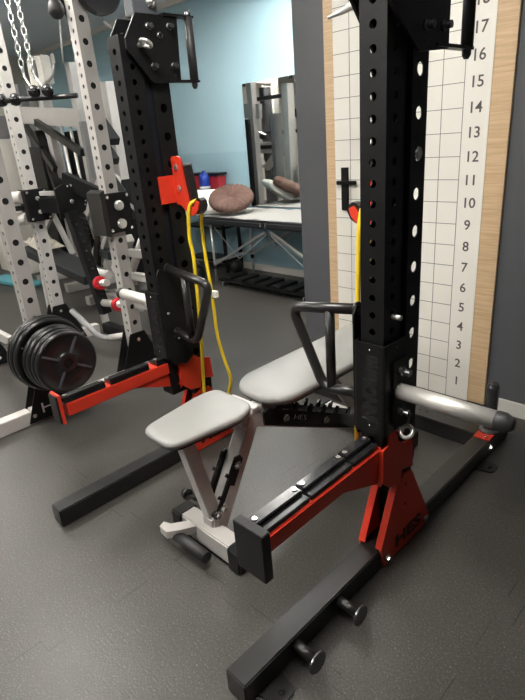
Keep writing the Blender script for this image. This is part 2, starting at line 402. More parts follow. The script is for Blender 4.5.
# ------------------------------------------------------------ main training rack
RK=thing('training_rack','black twin-post training rack with red spotter arms and red foot brackets','training rack',(-1.3155,1.2,0))
def unit(s, cx, yo, hz, beam_end):
    """s=+1: right side unit, s=-1: left one. outer side = +s. cx post centre, yo offset in y, hz hole offset"""
    X=lambda d: cx+s*d         # d outward from post centre
    Y=lambda y: y+yo
    def bx(mb,d0,d1,y0,y1,z0,z1,bev=.003):
        mb.box((X((d0+d1)/2),Y((y0+y1)/2),(z0+z1)/2),(abs(d1-d0),y1-y0,z1-z0),bev=bev); return mb
    # floor beam
    bm_=bx(MB(),-.0375,.0375,(.555 if s>0 else .583),beam_end,0,.077,.004); base=bm_.build('base_beam',BLK2,RK)
    for yy,inward in ((.64,0),(1.94,0)):
        pts=[(X(.03),Y(yy-.045)),(X(.095),Y(yy-.03)),(X(.105),Y(yy-.015)),(X(.105),Y(yy+.02)),(X(.095),Y(yy+.035)),(X(.03),Y(yy+.045))]
        MB().prism(pts,2,.001,.007).build('floor_tab',BLK2,base)
    for yy in (.64,1.94): MB().lathe([(0,0),(.009,0),(.009,.001),(0,.001)],(X(.08),Y(yy+.002),.007),(0,0,1),12).build('tab_hole',CUT,base)
    if s>0:
        for yy in (.749,.948):
            p=MB(); p.cyl((X(.03),Y(yy),.05),(X(.115),Y(yy),.05),.0155,20)
            pg=p.build('storage_peg',BLK2,RK)
            MB().lathe([(0,0),(.030,0),(.033,.002),(.033,.006),(.030,.009),(0,.009)],(X(.113),Y(yy),.047),(1,0,0),28,False).build('end_disc',DARKSTEEL,pg)
    # tower: front post, rear post, joining strip
    zt=1.735
    fp=build_open(holed_post(cx-.0375,cx+.0375,Y(1.18),Y(1.262),.34,zt,hz,.05,.05,.0105,.0105),'front_post',BLK,RK)
    rp=build_open(holed_post(cx-.0375,cx+.0375,Y(1.296),Y(1.372),.34,zt,.098,0,.1,.0,.0165,open_back=(s>0)),'rear_post',BLK,RK)
    sst=bx(MB(),-.022,.022,1.2625,1.2955,.36,zt-.01,.001).build('scale_strip',NAVY,RK)
    for k in range(14 if s>0 else 0):
        z=.95+k*.055; mb=MB(); bx(mb,.0222*(1 if s>0 else -1),.0228*(1 if s>0 else -1),1.275,1.2805,z,z+.004,0); mb.build('scale_mark',GREY,sst)
    mb=MB(); bolt(mb,(X(.0375),Y(1.334),1.3),(s,0,0),.014,.006); mb.build('post_bolt',CHROME,RK); MB().cyl((X(.0375),Y(1.222),.882),(X(.067),Y(1.222),.882),.0075,14).build('stop_pin',STEEL,RK)
    bx(MB(),-.036,.036,1.20,1.36,zt,zt+.004,.001).build('post_cap',BLK,RK)
    # lower foot: red gusset plates on both faces of the beam
    Y0=Y
    if s<0: Y=lambda y: y+yo+.033
    bx(MB(),-.031,.031,1.272,1.372,.07,.36,.003).build('lower_post',BLK,RK)
    for d in (.0405,-.0405):
        g=1 if d>0 else -1
        pts=[(Y(1.176),.05),(Y(1.190),.008),(Y(1.478),.008),(Y(1.488),.035),(Y(1.358),.292),(Y(1.345),.308),(Y(1.296),.316),(Y(1.280),.285)]
        f=MB().prism(pts,0,X(d-.004),X(d+.004)).build('foot_bracket',RED,RK)
        dd=d+.0045*g
        fl=MB(); a=(Y(1.170),.085); b2=(Y(1.262),.300); xo=X(d+.004*g); xi=X(d-.020*g)
        t=V(0,.005,-.0015)
        vs=[fl.bm.verts.new(p) for p in (V(xo,a[0],a[1]),V(xo,b2[0],b2[1]),V(xi,b2[0],b2[1]),V(xi,a[0],a[1]))]
        vs+=[fl.bm.verts.new(v.co+t) for v in vs[:4]]
        for ix in ((0,1,2,3),(7,6,5,4),(0,4,5,1),(1,5,6,2),(2,6,7,3),(3,7,4,0)): fl.bm.faces.new([vs[i_] for i_ in ix])
        fl.build('flange',RED,f)
        MB().prism([(Y(1.170),.085),(Y(1.176),.05),(Y(1.20),.05),(Y(1.290),.312),(Y(1.262),.296)],0,X(d+.0038*g),X(d-.0038*g)).build('web',RED,f)
        sd=s*g
        for yy,zz in ((1.204,.036),(1.458,.036)):
            mb=MB(); bolt(mb,(X(dd),Y(yy),zz),(sd,0,0),.012,.014); mb.build('bolt',CHROME,f)
        for yy,zz in ((1.312,.27),(1.312,.19)):
            MB().lathe([(0,0),(.005,0),(.005,.001),(0,.001)],(X(dd),Y(yy),zz),(sd,0,0),10).build('hole',CUT,f)
        if g*s>0 and s>0 or (s<0 and d<0):
            text('HES','lettering',DLET,f,(X(dd)+.0006,Y(1.338),.060),(0,1,0),(0,0,1),.066,.0008,width=.165,bold=.0022)
    Y=Y0
    # carriage cover around the posts
    cov=MB()
    z0,z1=.517,.808
    yl=Y(1.168)
    out=[(X(-.0555),Y(1.30)),(X(-.0555),yl+.008),(X(-.0525),yl+.002),(X(-.0465),yl),(X(.0415),yl),(X(.0475),yl+.002),(X(.0505),yl+.008),(X(.0505),Y(1.30)),(X(.0445),Y(1.30)),(X(.0445),yl+.006),(X(-.0495),yl+.006),(X(-.0495),Y(1.30))]
    cov.prism(out,2,z0,z1)
    cv=cov.build('carriage_cover',BLK,RK)
    # inner side plate, taller
    pts=[(Y(1.176),.52),(Y(1.172),.885),(Y(1.185),.908),(Y(1.26),.893),(Y(1.30),.86),(Y(1.30),.50),(Y(1.26),.475),(Y(1.19),.49)]
    sp1=MB().prism(pts,0,X(-.0556),X(-.0610)).build('side_plate',BLK,RK)
    for yy,zz in ((1.20,.72),(1.235,.60)): mb=MB(); bolt(mb,(X(-.061),Y(yy),zz),(-s,0,0),.005,.004); mb.build('rivet',CHROME,sp1)
    # lettering on the front of the cover, reads upwards
    text('INNOform','lettering',CUT,cv,(X(.004*s),yl-.0004,.665),(0,0,1),(-1,0,0),.066,.0006,width=.215,bold=.0028)
    for p_,a_ in (((X(0),yl,.79),(0,-1,0)),((X(0),yl,.545),(0,-1,0)),((X(.0505),Y(1.23),.79),(s,0,0)),((X(.0505),Y(1.235),.555),(s,0,0))):
        MB().lathe([(0,0),(.003,0),(.003,.001),(0,.0015)],p_,a_,10).build('rivet',CHROME,cv)
    # outer sleeve
    zs=.650 if s>0 else .735
    bx(MB(),.0505,.058,1.205,1.275,zs-.10,zs+.10,.002).build('sleeve_plate',BLK,RK)
    for dz in (.065,-.065):
        MB().lathe([(0,0),(.014,0),(.014,.012),(.010,.014),(.010,.034),(0,.034)],(X(.058),Y(1.237),zs+dz),(s,0,0),16,False).build('sleeve_bolt',DARKSTEEL,RK)
    sl=MB().cyl((X(.058),Y(1.237),zs),(X(.345),Y(1.237),zs),.0245,32).build('plate_sleeve',STEEL,RK)
    MB().lathe([(0.0255,0),(.0265,.004),(.0265,.022),(.018,.042),(.014,.046),(0,.046)],(X(.340),Y(1.237),zs),(s,0,0),28,True).build('rubber_cap',RUBG,sl)
    # inner grip handle: D shaped bar
    yy=Y(1.20 if s>0 else 1.230); za,zb=(.893,.620) if s>0 else (.905,.628)
    h=MB().tube(rounded([(X(-.055),yy,za),(X(-.318),yy,za-.035),(X(-.195),yy,zb-.018),(X(-.055),yy,zb+.005)],.045,7),.0165,16).build('grip_handle',BLK2,RK)
    MB().cyl((X(-.165),yy,za-.015),(X(-.165),yy,zb-.005),.0155,16).build('strut',BLK2,h)
    for z in (za,zb): MB().cyl((X(-.061),yy,z),(X(-.068),yy,z),.021,20).build('weld_collar',BLK2,h)
    # spotter arm
    a0=.668 if s>0 else .70
    at=.472 if s>0 else .495
    if s<0:
        Y=lambda y: y+yo+.055*min(1,max(0,(y-.9)/.25))
    arm=MB(); bx(arm,-.033,.036,a0,1.215,at-.052,at,.003)
    ar=arm.build('spotter_arm',RED,RK)
    pts=[(Y(.98),at-.051),(Y(1.215),at-.145),(Y(1.215),at-.02),(Y(1.0),at-.02)]
    for d in (.026,-.023): MB().prism(pts,0,X(d-.003),X(d+.003)).build('gusset',RED,ar)
    # U shaped root bracket that grips the post
    pts=[(Y(1.170),at-.120),(Y(1.170),at+.030),(Y(1.195),at+.035),(Y(1.225),at+.055),(Y(1.255),at+.03),(Y(1.285),at-.025),(Y(1.343),at-.045),(Y(1.350),at-.148),(Y(1.283),at-.128),(Y(1.270),at-.172),(Y(1.215),at-.160)]
    for d in (.044,-.044):
        if d*s>0: pq=[(Y(1.170),at-.120),(Y(1.170),at-.002),(Y(1.202),at+.004),(Y(1.206),at+.042),(Y(1.214),at+.052),(Y(1.232),at+.050),(Y(1.242),at+.032),(Y(1.256),at-.005),(Y(1.285),at-.028)]+pts[6:]
        else: pq=[(Y(1.170 if s>0 else 1.085),at-(.120 if s>0 else .085)),(Y(1.170 if s>0 else 1.085),at-.002),(Y(1.285),at-.028)]+pts[6:]
        MB().prism(pq,0,X(d-.004),X(d+.004)).build('root_plate',RED,ar)
    bx(MB(),-.040,.040,1.168,1.176,at-.135,at-.002,.001).build('root_web',RED,ar)
    # black liner in three lengths with bolts
    L0=a0; cuts=[L0+.004,L0+.185,L0+.375,1.174]
    for a,b2 in zip(cuts,cuts[1:]):
        ln_=MB(); bx(ln_,-.028,.030,a+.003,b2-.003,at,at+.016,.002); bx(ln_,-.030,.006,a+.003,b2-.003,at+.016,at+.028,.003)
        lo=ln_.build('liner',GLOSS,ar)
        for yy in (a+.016,b2-.016): MB().lathe([(0,0),(.0075,0),(.0075,.003),(.003,.003),(.003,.001),(0,.001)],(X(-.012),Y(yy),at+.028),(0,0,1),14,False).build('bolt',CHROME,lo)
    if s>0:
        bx(MB(),-.040,.062,.640,.668,.372,.515,.002).build('end_plate',RUB,ar,label='black rubber end plate')
    else:
        ep=bx(MB(),-.030,.040,.685,.698,.415,.538,.003).build('end_plate',RED,ar)
        bx(MB(),-.027,.037,.678,.6855,.42,.533,.002).build('rubber_face',RUB,ep)
    Y=Y0
    # ring pins
    mb=MB(); ringbolt(mb,(X(.036),Y(1.250),.512),(s,0,0),.019,.0065,(0,.75,.66)); mb.build('ring_pin',RING,RK)
    # top plates and rear grip
    if s>0: hy,pt=1.535,[(1.115,1.84),(1.115,1.65),(1.279,1.532),(1.285,1.53),(1.426,1.542),(1.426,1.84)]
    else: hy,pt=1.480,[(1.246,1.80),(1.193,1.72),(1.193,1.688),(1.282,1.585),(1.295,1.58),(1.412,1.584),(1.425,1.80)]
    # s>0: the face seen is the outer one; s<0: the inner one
    for d in ((.0575) , (-.0575)):
        P=[(Y(max(y,1.172) if (s>0 and d<0) else y),z) for y,z in pt]
        tp=MB().prism(P,0,X(d-.004),X(d+.004)).build('top_plate',BLK,RK)
        sd=s*(1 if d>0 else -1); dd=d+(.004 if d>0 else -.004)
        if d*s>0 or s>0 and d>0 or s<0 and d<0:
            spots=((1.305,1.585),(1.39,1.59),(1.305,1.72),(1.39,1.73)) if s>0 else ((1.292,1.635),(1.382,1.637),(1.292,1.76),(1.382,1.765))
            for yy,zz in spots: MB().lathe([(0,0),(.012,0),(.012,.006),(.009,.008),(.009,.024),(0,.025)],(X(dd),Y(yy),zz),(sd,0,0),14,False).build('plate_bolt',DARKSTEEL,tp)
            zz=(1.64 if s>0 else 1.60)
            for yy in (1.305,1.39): MB().lathe([(0,0),(.005,0),(.005,.001),(0,.001)],(X(dd),Y(yy),spots[0][1]-.03),(sd,0,0),10).build('hole',CUT,tp)
            if s<0:
                mb=MB(); ringbolt(mb,(X(dd),Y(1.245),1.70),(sd,0,0),.020,.0065,(0,.8,-.5)); mb.build('ring_pin',RING,tp)
                mb=MB(); mb.lathe([(.006,0),(.012,0),(.012,.003),(.006,.003)],(X(dd),Y(1.34),1.735),(sd,0,0),16); mb.build('collar',DARKSTEEL,tp)
            z_lo=1.548 if s>0 else 1.588; z_hi=z_lo+.215
            y_in=1.42; xx=dd-.004 if d>0 else dd+.004
            for z in (z_lo,z_hi):
                MB().prism([(X(xx+.012*(1 if d>0 else -1)),Y(y_in-.06)),(X(xx+.012*(1 if d>0 else -1)),Y(hy+.018)),(X(xx-.018*(1 if d>0 else -1)),Y(hy+.018)),(X(xx-.018*(1 if d>0 else -1)),Y(y_in-.06))],2,z-.004,z+.004).build('grip_tab',BLK,tp)
            MB().cyl((X(xx),Y(hy),z_lo),(X(xx),Y(hy),z_hi),.0165,20).build('rear_grip',RUBG,tp)
            MB().lathe([(0.012,0),(.012,-.012),(.006,-.022),(0,-.022)],(X(xx),Y(hy),z_lo-.004),(0,0,1),14).build('end_nut',DARKSTEEL,tp)
            MB().lathe([(0.012,0),(.012,.012),(.006,.018),(0,.018)],(X(xx),Y(hy),z_hi+.004),(0,0,1),14).build('end_nut',DARKSTEEL,tp)
    # post extension rising between the plates
    (bx(MB(),-.060,-.005,1.243,1.345,1.792,2.35,.003) if s<0 else bx(MB(),-.034,.034,1.28,1.345,1.745,2.35,.003)).build('upper_post',GREYP,RK)
    if s<0:
        mb=MB(); mb.lathe([(0,0),(.019,0),(.019,.004),(.012,.008),(.012,.016),(0,.018)],(X(-.060),Y(1.316),1.835),(1,0,0),16); mb.build('post_bolt',CHROME,RK)
    # band hook on the inner side of the rear post
    jy=1.335
    hk=MB()
    hb=hk.prism([(X(-.0385),Y(1.258)),(X(-.0455),Y(1.258)),(X(-.0455),Y(1.337)),(X(-.0385),Y(1.337))],2,1.152,1.256).build('bar_hook',RED,RK)
    tip=[(-.045,1.250),(-.045,1.145),(-.072,1.140),(-.098,1.118),(-.128,1.100),(-.155,1.108),(-.176,1.128),(-.184,1.152),(-.168,1.160),(-.150,1.138),(-.135,1.134),(-.125,1.150),(-.112,1.215),(-.102,1.285),(-.104,1.306),(-.096,1.321),(-.080,1.326),(-.050,1.326),(-.040,1.318),(-.042,1.25)]
    MB().prism([(X(a),z) for a,z in tip],1,Y(1.330),Y(1.337)).build('hook_arm',RED,hb)
    pp=[(-.095,1.295),(-.108,1.215),(-.121,1.150),(-.133,1.130),(-.150,1.132),(-.172,1.160),(-.186,1.170),(-.205,1.165),(-.212,1.145),(-.200,1.122),(-.175,1.110),(-.150,1.112),(-.130,1.120),(-.118,1.140),(-.104,1.215),(-.092,1.295)]
    pp=[(-.098,1.290),(-.122,1.290),(-.136,1.215),(-.143,1.165),(-.152,1.158),(-.165,1.168),(-.176,1.170),(-.190,1.161),(-.195,1.142),(-.184,1.120),(-.165,1.108),(-.138,1.112),(-.124,1.135),(-.110,1.215)]
    MB().prism([(X(a),z) for a,z in pp],1,Y(1.3375),Y(1.366)).build('hook_liner',BLK2,hb)
    MB().prism([(X(-.098),1.2905),(X(-.128),1.2905),(X(-.128),1.297),(X(-.098),1.297)],1,Y(1.3375),Y(1.366)).build('liner_cap',GREY,hb)
    for a,zz in ((-.070,1.285),(-.074,1.205)):
        mb=MB(); bolt(mb,(X(a),Y(1.330),zz),(0,-1,0),.010,.008); mb.build('bolt',CHROME,hb)
unit(+1,-.787,0.0,.040,2.235)
unit(-1,-1.844,-.023,.0357,2.258)
# side pin on the inner face of the right tower
mb=MB(); mb.tube([(-.84,1.22,1.640),(-.875,1.22,1.645),(-.905,1.22,1.638),(-.945,1.22,1.633)],[.011,.010,.006,.0035],10); mb.build('locking_pin',RING,RK)
mb=MB().box((-1.3155,2.09,.0385),(1.13-.002,.09,.077),bev=.004); mb.build('rear_beam',BLK2,RK)
for x in (-1.12,-1.085): MB().lathe([(0,0),(.006,0),(.006,.001),(0,.001)],(x,2.10,.077),(0,0,1),10).build('beam_hole',CUT,RK)
# rear corner posts with red washers
for x,l in ((-.787,1),(-1.844,0)):
    MB().box((x,2.075,.0795),(.07,.11,.005),bev=.001).build('corner_plate',RED,RK)
    st=MB().lathe([(0,0),(.043,0),(.043,.006),(.030,.010),(.0265,.012),(.0265,.215),(.020,.232),(0,.236)],(x,2.105,.082),(0,0,1),28,False).build('storage_horn',DARKSTEEL,RK)
    for sx in (-1,1):
        mb=MB(); bolt(mb,(x+sx*.0375,2.03,.045),(sx,0,0),.011,.012); mb.build('corner_bolt',CHROME,RK)
    mb=MB(); mb.lathe([(0,0),(.007,0),(.007,.002),(0,.002)],(x+.012,2.045,.082),(0,0,1),10); mb.build('plate_screw',CHROME,RK)

# ------------------------------------------------------------ yellow bands
def band(name,label,pts1,pts2,r=.0075):
    t=thing(name,label,'resistance band',pts1[-1],'yellow resistance bands')
    MB().tube(rounded(pts1,.12,5),r,8).build('front_strand',YEL,t)
    MB().tube(rounded(pts2,.12,5),r,8).build('back_strand',YEL,t)
    return t
bL=band('resistance_band','long yellow resistance band looped over the hook of the left tower',
     [(-1.690,1.34,1.160),(-1.706,1.303,1.155),(-1.722,1.298,1.11),(-1.735,1.298,1.006),(-1.722,1.298,.95),(-1.728,1.30,.85),(-1.735,1.30,.71),(-1.745,1.30,.57),(-1.773,1.30,.31),(-1.790,1.30,.09)],
     [(-1.690,1.34,1.160),(-1.700,1.372,1.150),(-1.742,1.375,1.09),(-1.752,1.38,.948),(-1.731,1.38,.737),(-1.733,1.38,.565),(-1.700,1.38,.46),(-1.664,1.38,.374),(-1.690,1.38,.30),(-1.78,1.37,.09)])
MB().box((-1.715,1.378,.762),(.034,.018,.026)).build('paper_tag',PAPER,bL)
hx=-.787-.128
band('resistance_band','yellow resistance band hanging behind the right tower, mostly hidden by it',
     [(hx-.003,1.345,1.160),(hx-.003,1.322,1.155),(hx-.002,1.305,1.10),(hx-.004,1.30,.88),(hx-.012,1.30,.60),(hx-.014,1.30,.345)],
     [(hx-.003,1.345,1.160),(hx-.003,1.375,1.155),(hx-.003,1.378,1.10),(hx-.006,1.37,.60),(hx-.008,1.36,.33)])

# ------------------------------------------------------------ adjustable bench
BN=thing('weight_bench','white framed adjustable bench with light grey pads inside the black rack','bench',(-1.30,.9,0))
so=round_outline([(-1.412,.755),(-1.238,.750),(-1.196,1.03),(-1.235,1.112),(-1.440,1.115),(-1.452,1.03)],[.05,.045,.07,.05,.045,.05])
st=pad_mesh(so,.479,.503,.006,.011).build('seat',VINYL,BN)
so2=[( -1.3125+(x+1.3125)*.88, .935+(y-.935)*.92) for x,y in so]
MB().prism(so2,2,.468,.4795).build('seat_board',BLKVINYL,st)
bo=round_outline([(-1.395,1.180),(-1.235,1.175),(-1.172,1.245),(-1.165,2.04),(-1.462,2.04),(-1.462,1.265)],[.05,.045,.05,.05,.05,.05],7,120)
bk=pad_mesh(bo,.460,.492,.010,.014).build('back_pad',VINYL,BN)
MB().prism([(-1.3135+(x+1.3135)*.92,1.6+(y-1.6)*.96) for x,y in bo],2,.450,.4595).build('pad_board',BLKVINYL,bk)
fb=MB().box((-1.275,.885,.050),(.27,.068,.078),bev=.005).build('front_foot',WHT,BN)
for x in (-1.43,-1.115): MB().box((x,.885,.047),(.06,.082,.090),bev=.006).build('rubber_cap',RUB,fb)
MB().bar((-1.285,.915,.085),(-1.300,.845,.455),.05,.045,up=(1,0,0)).build('front_strut',WHT,BN)
rs=MB().bar((-1.275,.915,.075),(-1.295,1.155,.445),.055,.062,up=(1,0,0)).build('rear_strut',WHT,BN)
MB().box((-1.28,.915,.10),(.06,.07,.05),bev=.006).build('strut_socket',WHT,BN)
# notched adjuster on the rear strut
for x in (-1.255,-1.325):
    pts=[]
    a=V(.930,.115,0); bdir=V(.505,.862,0)*.0; 
    p0=V(.925,.13); p1=V(1.035,.305)
    d=(p1-p0).normalized() if False else Vector((p1.x-p0.x,p1.y-p0.y)).normalized(); n=Vector((-d.y,d.x))
    L=Vector((p1.x-p0.x,p1.y-p0.y)).length; P0=Vector((p0.x,p0.y))
    prof=[(0,-.02),(L,-.02),(L+.012,0),(L,.022),(L*.70,.022),(L*.70,.036),(L*.64,.038),(L*.62,.022),(L*.30,.022),(L*.30,.036),(L*.24,.038),(L*.22,.022),(0,.022),(-.012,0)]
    pts=[tuple(P0+d*a_+n*b_) for a_,b_ in prof]
    MB().prism(pts,0,x-.004,x+.004).build('notched_plate',GLOSS,BN)
for y,z in ((.935,.145),(1.02,.285),(.905,.135)):
    mb=MB(); bolt(mb,(-1.250,y,z),(1,0,0),.012,.014); mb.build('bolt',CHROME,BN)
mb=MB(); mb.cyl((-1.33,.90,.135),(-1.245,.90,.135),.012,14); mb.lathe([(0,0),(.02,0),(.022,.01),(.018,.024),(0,.026)],(-1.36,.87,.19),(-1,0,0),16); mb.cyl((-1.38,.87,.19),(-1.31,.87,.19),.006)
mb.build('pop_pin',BLK2,BN)
# neck and long main tube sloping to the rear foot
MB().bar((-1.300,1.08,.425),(-1.300,1.26,.425),.06,.05).build('seat_hinge',WHT,BN)
MB().box((-1.335,1.150,.452),(.15,.04,.02),bev=.003).build('seat_stop',WHT,BN)
MB().bar((-1.295,1.12,.425),(-1.29,1.86,.060),.055,.065,up=(1,0,0)).build('main_tube',WHT,BN)
for x in (-1.245,-1.345):
    p0=Vector((1.185,.425)); p1=Vector((1.80,.120)); d=(p1-p0).normalized(); n=Vector((-d.y,d.x)); L=(p1-p0).length
    prof=[(0,-.045),(L,-.045),(L,.02)]
    for k in range(5,-1,-1):
        a=.05+k*.095; prof+=[(a+.028,.02),(a+.024,.050),(a+.012,.052),(a+.004,.036),(a,.02)]
    prof+=[(0,.02),(-.025,.0)]
    lad=MB().prism([tuple(p0+d*a_+n*b_) for a_,b_ in prof],0,x-.004,x+.004).build('ladder_plate',GLOSS,BN)
    if x>-1.3:
        for f in (.16,.55): q=p0+d*(L*f)-n*.012; mb=MB(); bolt(mb,(x+.004,q.x,q.y),(1,0,0),.012,.012); mb.build('bolt',CHROME,lad)
        q=p0+d*(L*.29)-n*.008
        text('HES','lettering',WLET,lad,(x+.0045,q.x,q.y),(0,d.x,d.y),(0,-d.y,d.x),.030,.0006,width=.075,bold=-.001)
MB().bar((-1.30,1.30,.43),(-1.30,1.95,.43),.05,.03).build('pad_rail',BLK,BN)
rf=MB().box((-1.3,1.88,.045),(.46,.062,.07),bev=.005).build('rear_foot',WHT,BN)
for x in (-1.55,-1.05): MB().box((x,1.88,.042),(.05,.075,.082),bev=.006).build('rubber_cap',RUB,rf)
MB().bar((-1.30,1.86,.075),(-1.30,1.62,.40),.045,.02,up=(1,0,0)).build('support_strut',WHT,BN)
# front transport roller handle
MB().prism([(-1.42,.765),(-1.375,.762),(-1.345,.80),(-1.315,.852),(-1.36,.856),(-1.40,.80),(-1.43,.79)],2,.055,.085).build('handle_bracket',WHT,BN)
MB().cyl((-1.385,.797,.052),(-1.195,.797,.052),.021,20).build('roller',RUBG,BN)

# ------------------------------------------------------------ silver rack
SR=thing('power_rack','tall silver perforated power rack with black feet standing behind the left tower','power rack',(-3.3175,1.28,0))
ups=[]
for (x,y,zo) in ((-2.7875,.99,.073),(-2.7875,1.57,.079),(-3.8475,.99,.09),(-3.8475,1.57,.094)):
    u=build_open(holed_post(x-.0375,x+.0375,y-.0375,y+.0375,.08,2.30,zo,.05,.1,.011,.0165),'upright',SILV,SR); ups.append(u)
    MB().box((x,y,1.19),(.060,.060,2.2)).build('hole_shade_core',CUT,SR)  # black core added inside; stands in for the shade behind the holes
    s=1 if x>-3.3 else -1
    for d in (.041,-.041):
        pts=[(y-.165,.012),(y-.05,.315),(y+.05,.315),(y+.165,.012)]
        f=MB().prism(pts,0,x+d-.0035,x+d+.0035).build('foot_plate',BLK,SR)
        if d>0:
            if not (x<-3.3 and y>1.2): text('HES','lettering',WLET,f,(x+d+.0042,y+.0,.075),(0,1,0),(0,0,1),.085,.0006,width=.17)
            for yy,zz in ((y-.13,.05),(y+.13,.05),(y,.27)): mb=MB(); bolt(mb,(x+d+.0035,yy,zz),(1,0,0),.009,.008); mb.build('bolt',CHROME,f)
for x in (-2.7875,-3.8475):
    MB().box((x,.40,.0385),(.075,.90,.077),bev=.004).build('base_beam',WHT,SR)
    MB().box((x,1.355,.0385),(.074,1.0,.076),bev=.004).build('rear_base_beam',WHT,SR)
    MB().box((x,1.28,2.33),(.075,.7,.075),bev=.004).build('top_beam',SILV,SR)
for y in (.99,1.57): MB().box((-3.3175,y,2.33),(.985,.075,.075),bev=.004).build('cross_beam',SILV,SR)
MB().box((-3.3175,1.91,.0385),(.985,.075,.077),bev=.004).build('rear_base_tie',BLK,SR)
# pulley wheel high on the near upright
pw=MB().lathe([(0,-.02),(.118,-.02),(.125,-.016),(.112,-.006),(.112,.006),(.125,.016),(.118,.02),(.03,.02),(.03,.03),(0,.03)],(-2.71,1.66,2.115),(1,0,0),40,False).build('pulley_wheel',DARKSTEEL,SR)
MB().box((-2.73,1.63,2.16),(.02,.06,.28),bev=.003).build('pulley_bracket',BLK2,pw)
pw2=MB().lathe([(0,-.02),(.105,-.02),(.112,-.016),(.100,-.006),(.100,.006),(.112,.016),(.105,.02),(0,.02)],(-3.5,1.10,1.93),(.3,.95,0),40,False).build('pulley_wheel',DARKSTEEL,SR)
# horizontal sleeve that carries plates
sl=MB().cyl((-2.745,.99,.395),(-2.455,.99,.395),.024,24).build('plate_sleeve',BLK,SR)
# carriages
def carriage(x,y,z,name='carriage'):
    c=MB().box((x+.0,y,z),(.115,.16,.215),bev=.006).build(name,BLK,SR)
    for sy in (-1,1):
        for sz in (-1,1): mb=MB(); bolt(mb,(x+.0575,y+sy*.062,z+sz*.09),(1,0,0),.007,.006); mb.build('corner_bolt',CHROME,c)
    return c
c1=carriage(-2.775,1.575,1.035)
for z in (1.075,.975): MB().lathe([(0,0),(.027,0),(.027,.012),(.022,.02),(0,.021)],(-2.717,1.575,z),(1,0,0),24,False).build('silver_knob',RING,c1)
MB().prism([(1.47,.92),(1.47,1.15),(1.50,1.165),(1.50,.91)],0,-2.86,-2.715).build('carriage_wrap',BLK2,c1)
c2=carriage(-3.835,1.575,1.045)
for z in (1.09,1.00): MB().lathe([(0,0),(.014,0),(.014,.012),(0,.014)],(-3.777,1.575,z),(1,0,0),16,False).build('silver_knob',RING,c2)
for z in (1.105,.960): MB().cyl((-3.84,1.50,z),(-3.99,1.40,z),.042,20).build('white_roller',WHT,c2)
MB().box((-3.86,1.46,1.035),(.05,.10,.03),bev=.004).build('roller_link',BLK,c2)
# swinging arm with pivot plate, collars and loading sleeves
pv=MB().prism([(1.60,1.15),(1.66,1.175),(1.74,1.17),(1.80,1.13),(1.815,1.06),(1.79,.99),(1.72,.955),(1.60,.96)],0,-3.55,-3.53).build('pivot_plate',BLK,SR)
for k in range(9):
    t=PI*.55-PI*.085*k; MB().lathe([(0,0),(.005,0),(.005,.001),(0,.001)],(-3.5295,1.705+.095*math.cos(t),1.065+.095*math.sin(t)),(1,0,0),8).build('index_hole',WLET,pv)
mb=MB(); bolt(mb,(-3.53,1.70,1.06),(1,0,0),.012,.01); mb.build('bolt',CHROME,pv)
MB().bar((-3.80,1.62,1.04),(-3.56,1.66,1.04),.10,.10).build('pivot_tube',BLK,SR)
MB().bar((-3.76,1.60,1.12),(-3.60,1.62,1.12),.03,.03).build('carriage_link',SILV,SR)
arm=MB().bar((-3.50,1.66,1.00),(-3.40,1.72,.28),.07,.07,up=(1,0,0)).build('swing_arm',BLK,SR)
for k in range(10):
    t=.12+k*.085; p=V(-3.50,1.66,1.0).lerp(V(-3.40,1.72,.28),t); MB().lathe([(0,0),(.010,0),(.010,.001),(0,.001)],p+V(.0355,0,0),(1,0,.14),10).build('arm_hole',CUT,arm)
MB().cyl((-3.42,1.70,.50),(-3.18,1.66,.55),.024,18).build('loading_sleeve',STEEL,arm)
MB().cyl((-3.41,1.71,.36),(-3.10,1.70,.40),.026,18).build('loading_sleeve',STEEL,arm)
MB().lathe([(.02,-.02),(.042,-.02),(.048,-.01),(.048,.01),(.042,.02),(.02,.02)],(-3.29,1.665,.53),(1,-.15,.2),18,False).build('collar_clamp',CLAMP,arm)
MB().lathe([(.02,-.02),(.042,-.02),(.048,-.01),(.048,.01),(.042,.02),(.02,.02)],(-3.16,1.70,.39),(1,0,.15),18,False).build('collar_clamp',CLAMP,arm)
MB().tube(rounded([(-3.50,1.52,.34),(-3.28,1.58,.165),(-3.18,1.62,.165),(-2.93,1.62,.24)],.06),.021,14).build('lower_grip',GREY,SR)
MB().tube([(-3.20,1.615,.167),(-2.92,1.625,.245)],.023,14).build('lower_grip_sleeve',WHT,SR)
# upper link bars behind
MB().bar((-3.62,1.72,1.20),(-3.18,1.86,1.02),.05,.10,up=(0,0,1)).build('jammer_arm',BLK,SR)
MB().bar((-3.18,1.86,1.02),(-3.08,1.90,.93),.05,.10,up=(0,0,1)).build('jammer_arm',BLK,SR)
# inclined silver supports between the uprights and the arm
MB().bar((-3.18,1.74,.62),(-2.87,1.70,.86),.05,.05).build('link_bar',SILV,SR)
MB().cyl((-3.05,1.76,.58),(-2.80,1.74,.84),.026,16).build('link_tube',SILV,SR)
for z in (.80,.66): MB().bar((-2.75,1.61,z),(-2.52,1.66,z-.01),.035,.045).build('side_rail',SILV,SR)
MB().bar((-2.75,1.60,.50),(-2.45,1.66,.49),.05,.06).build('side_rail',SILV,SR)

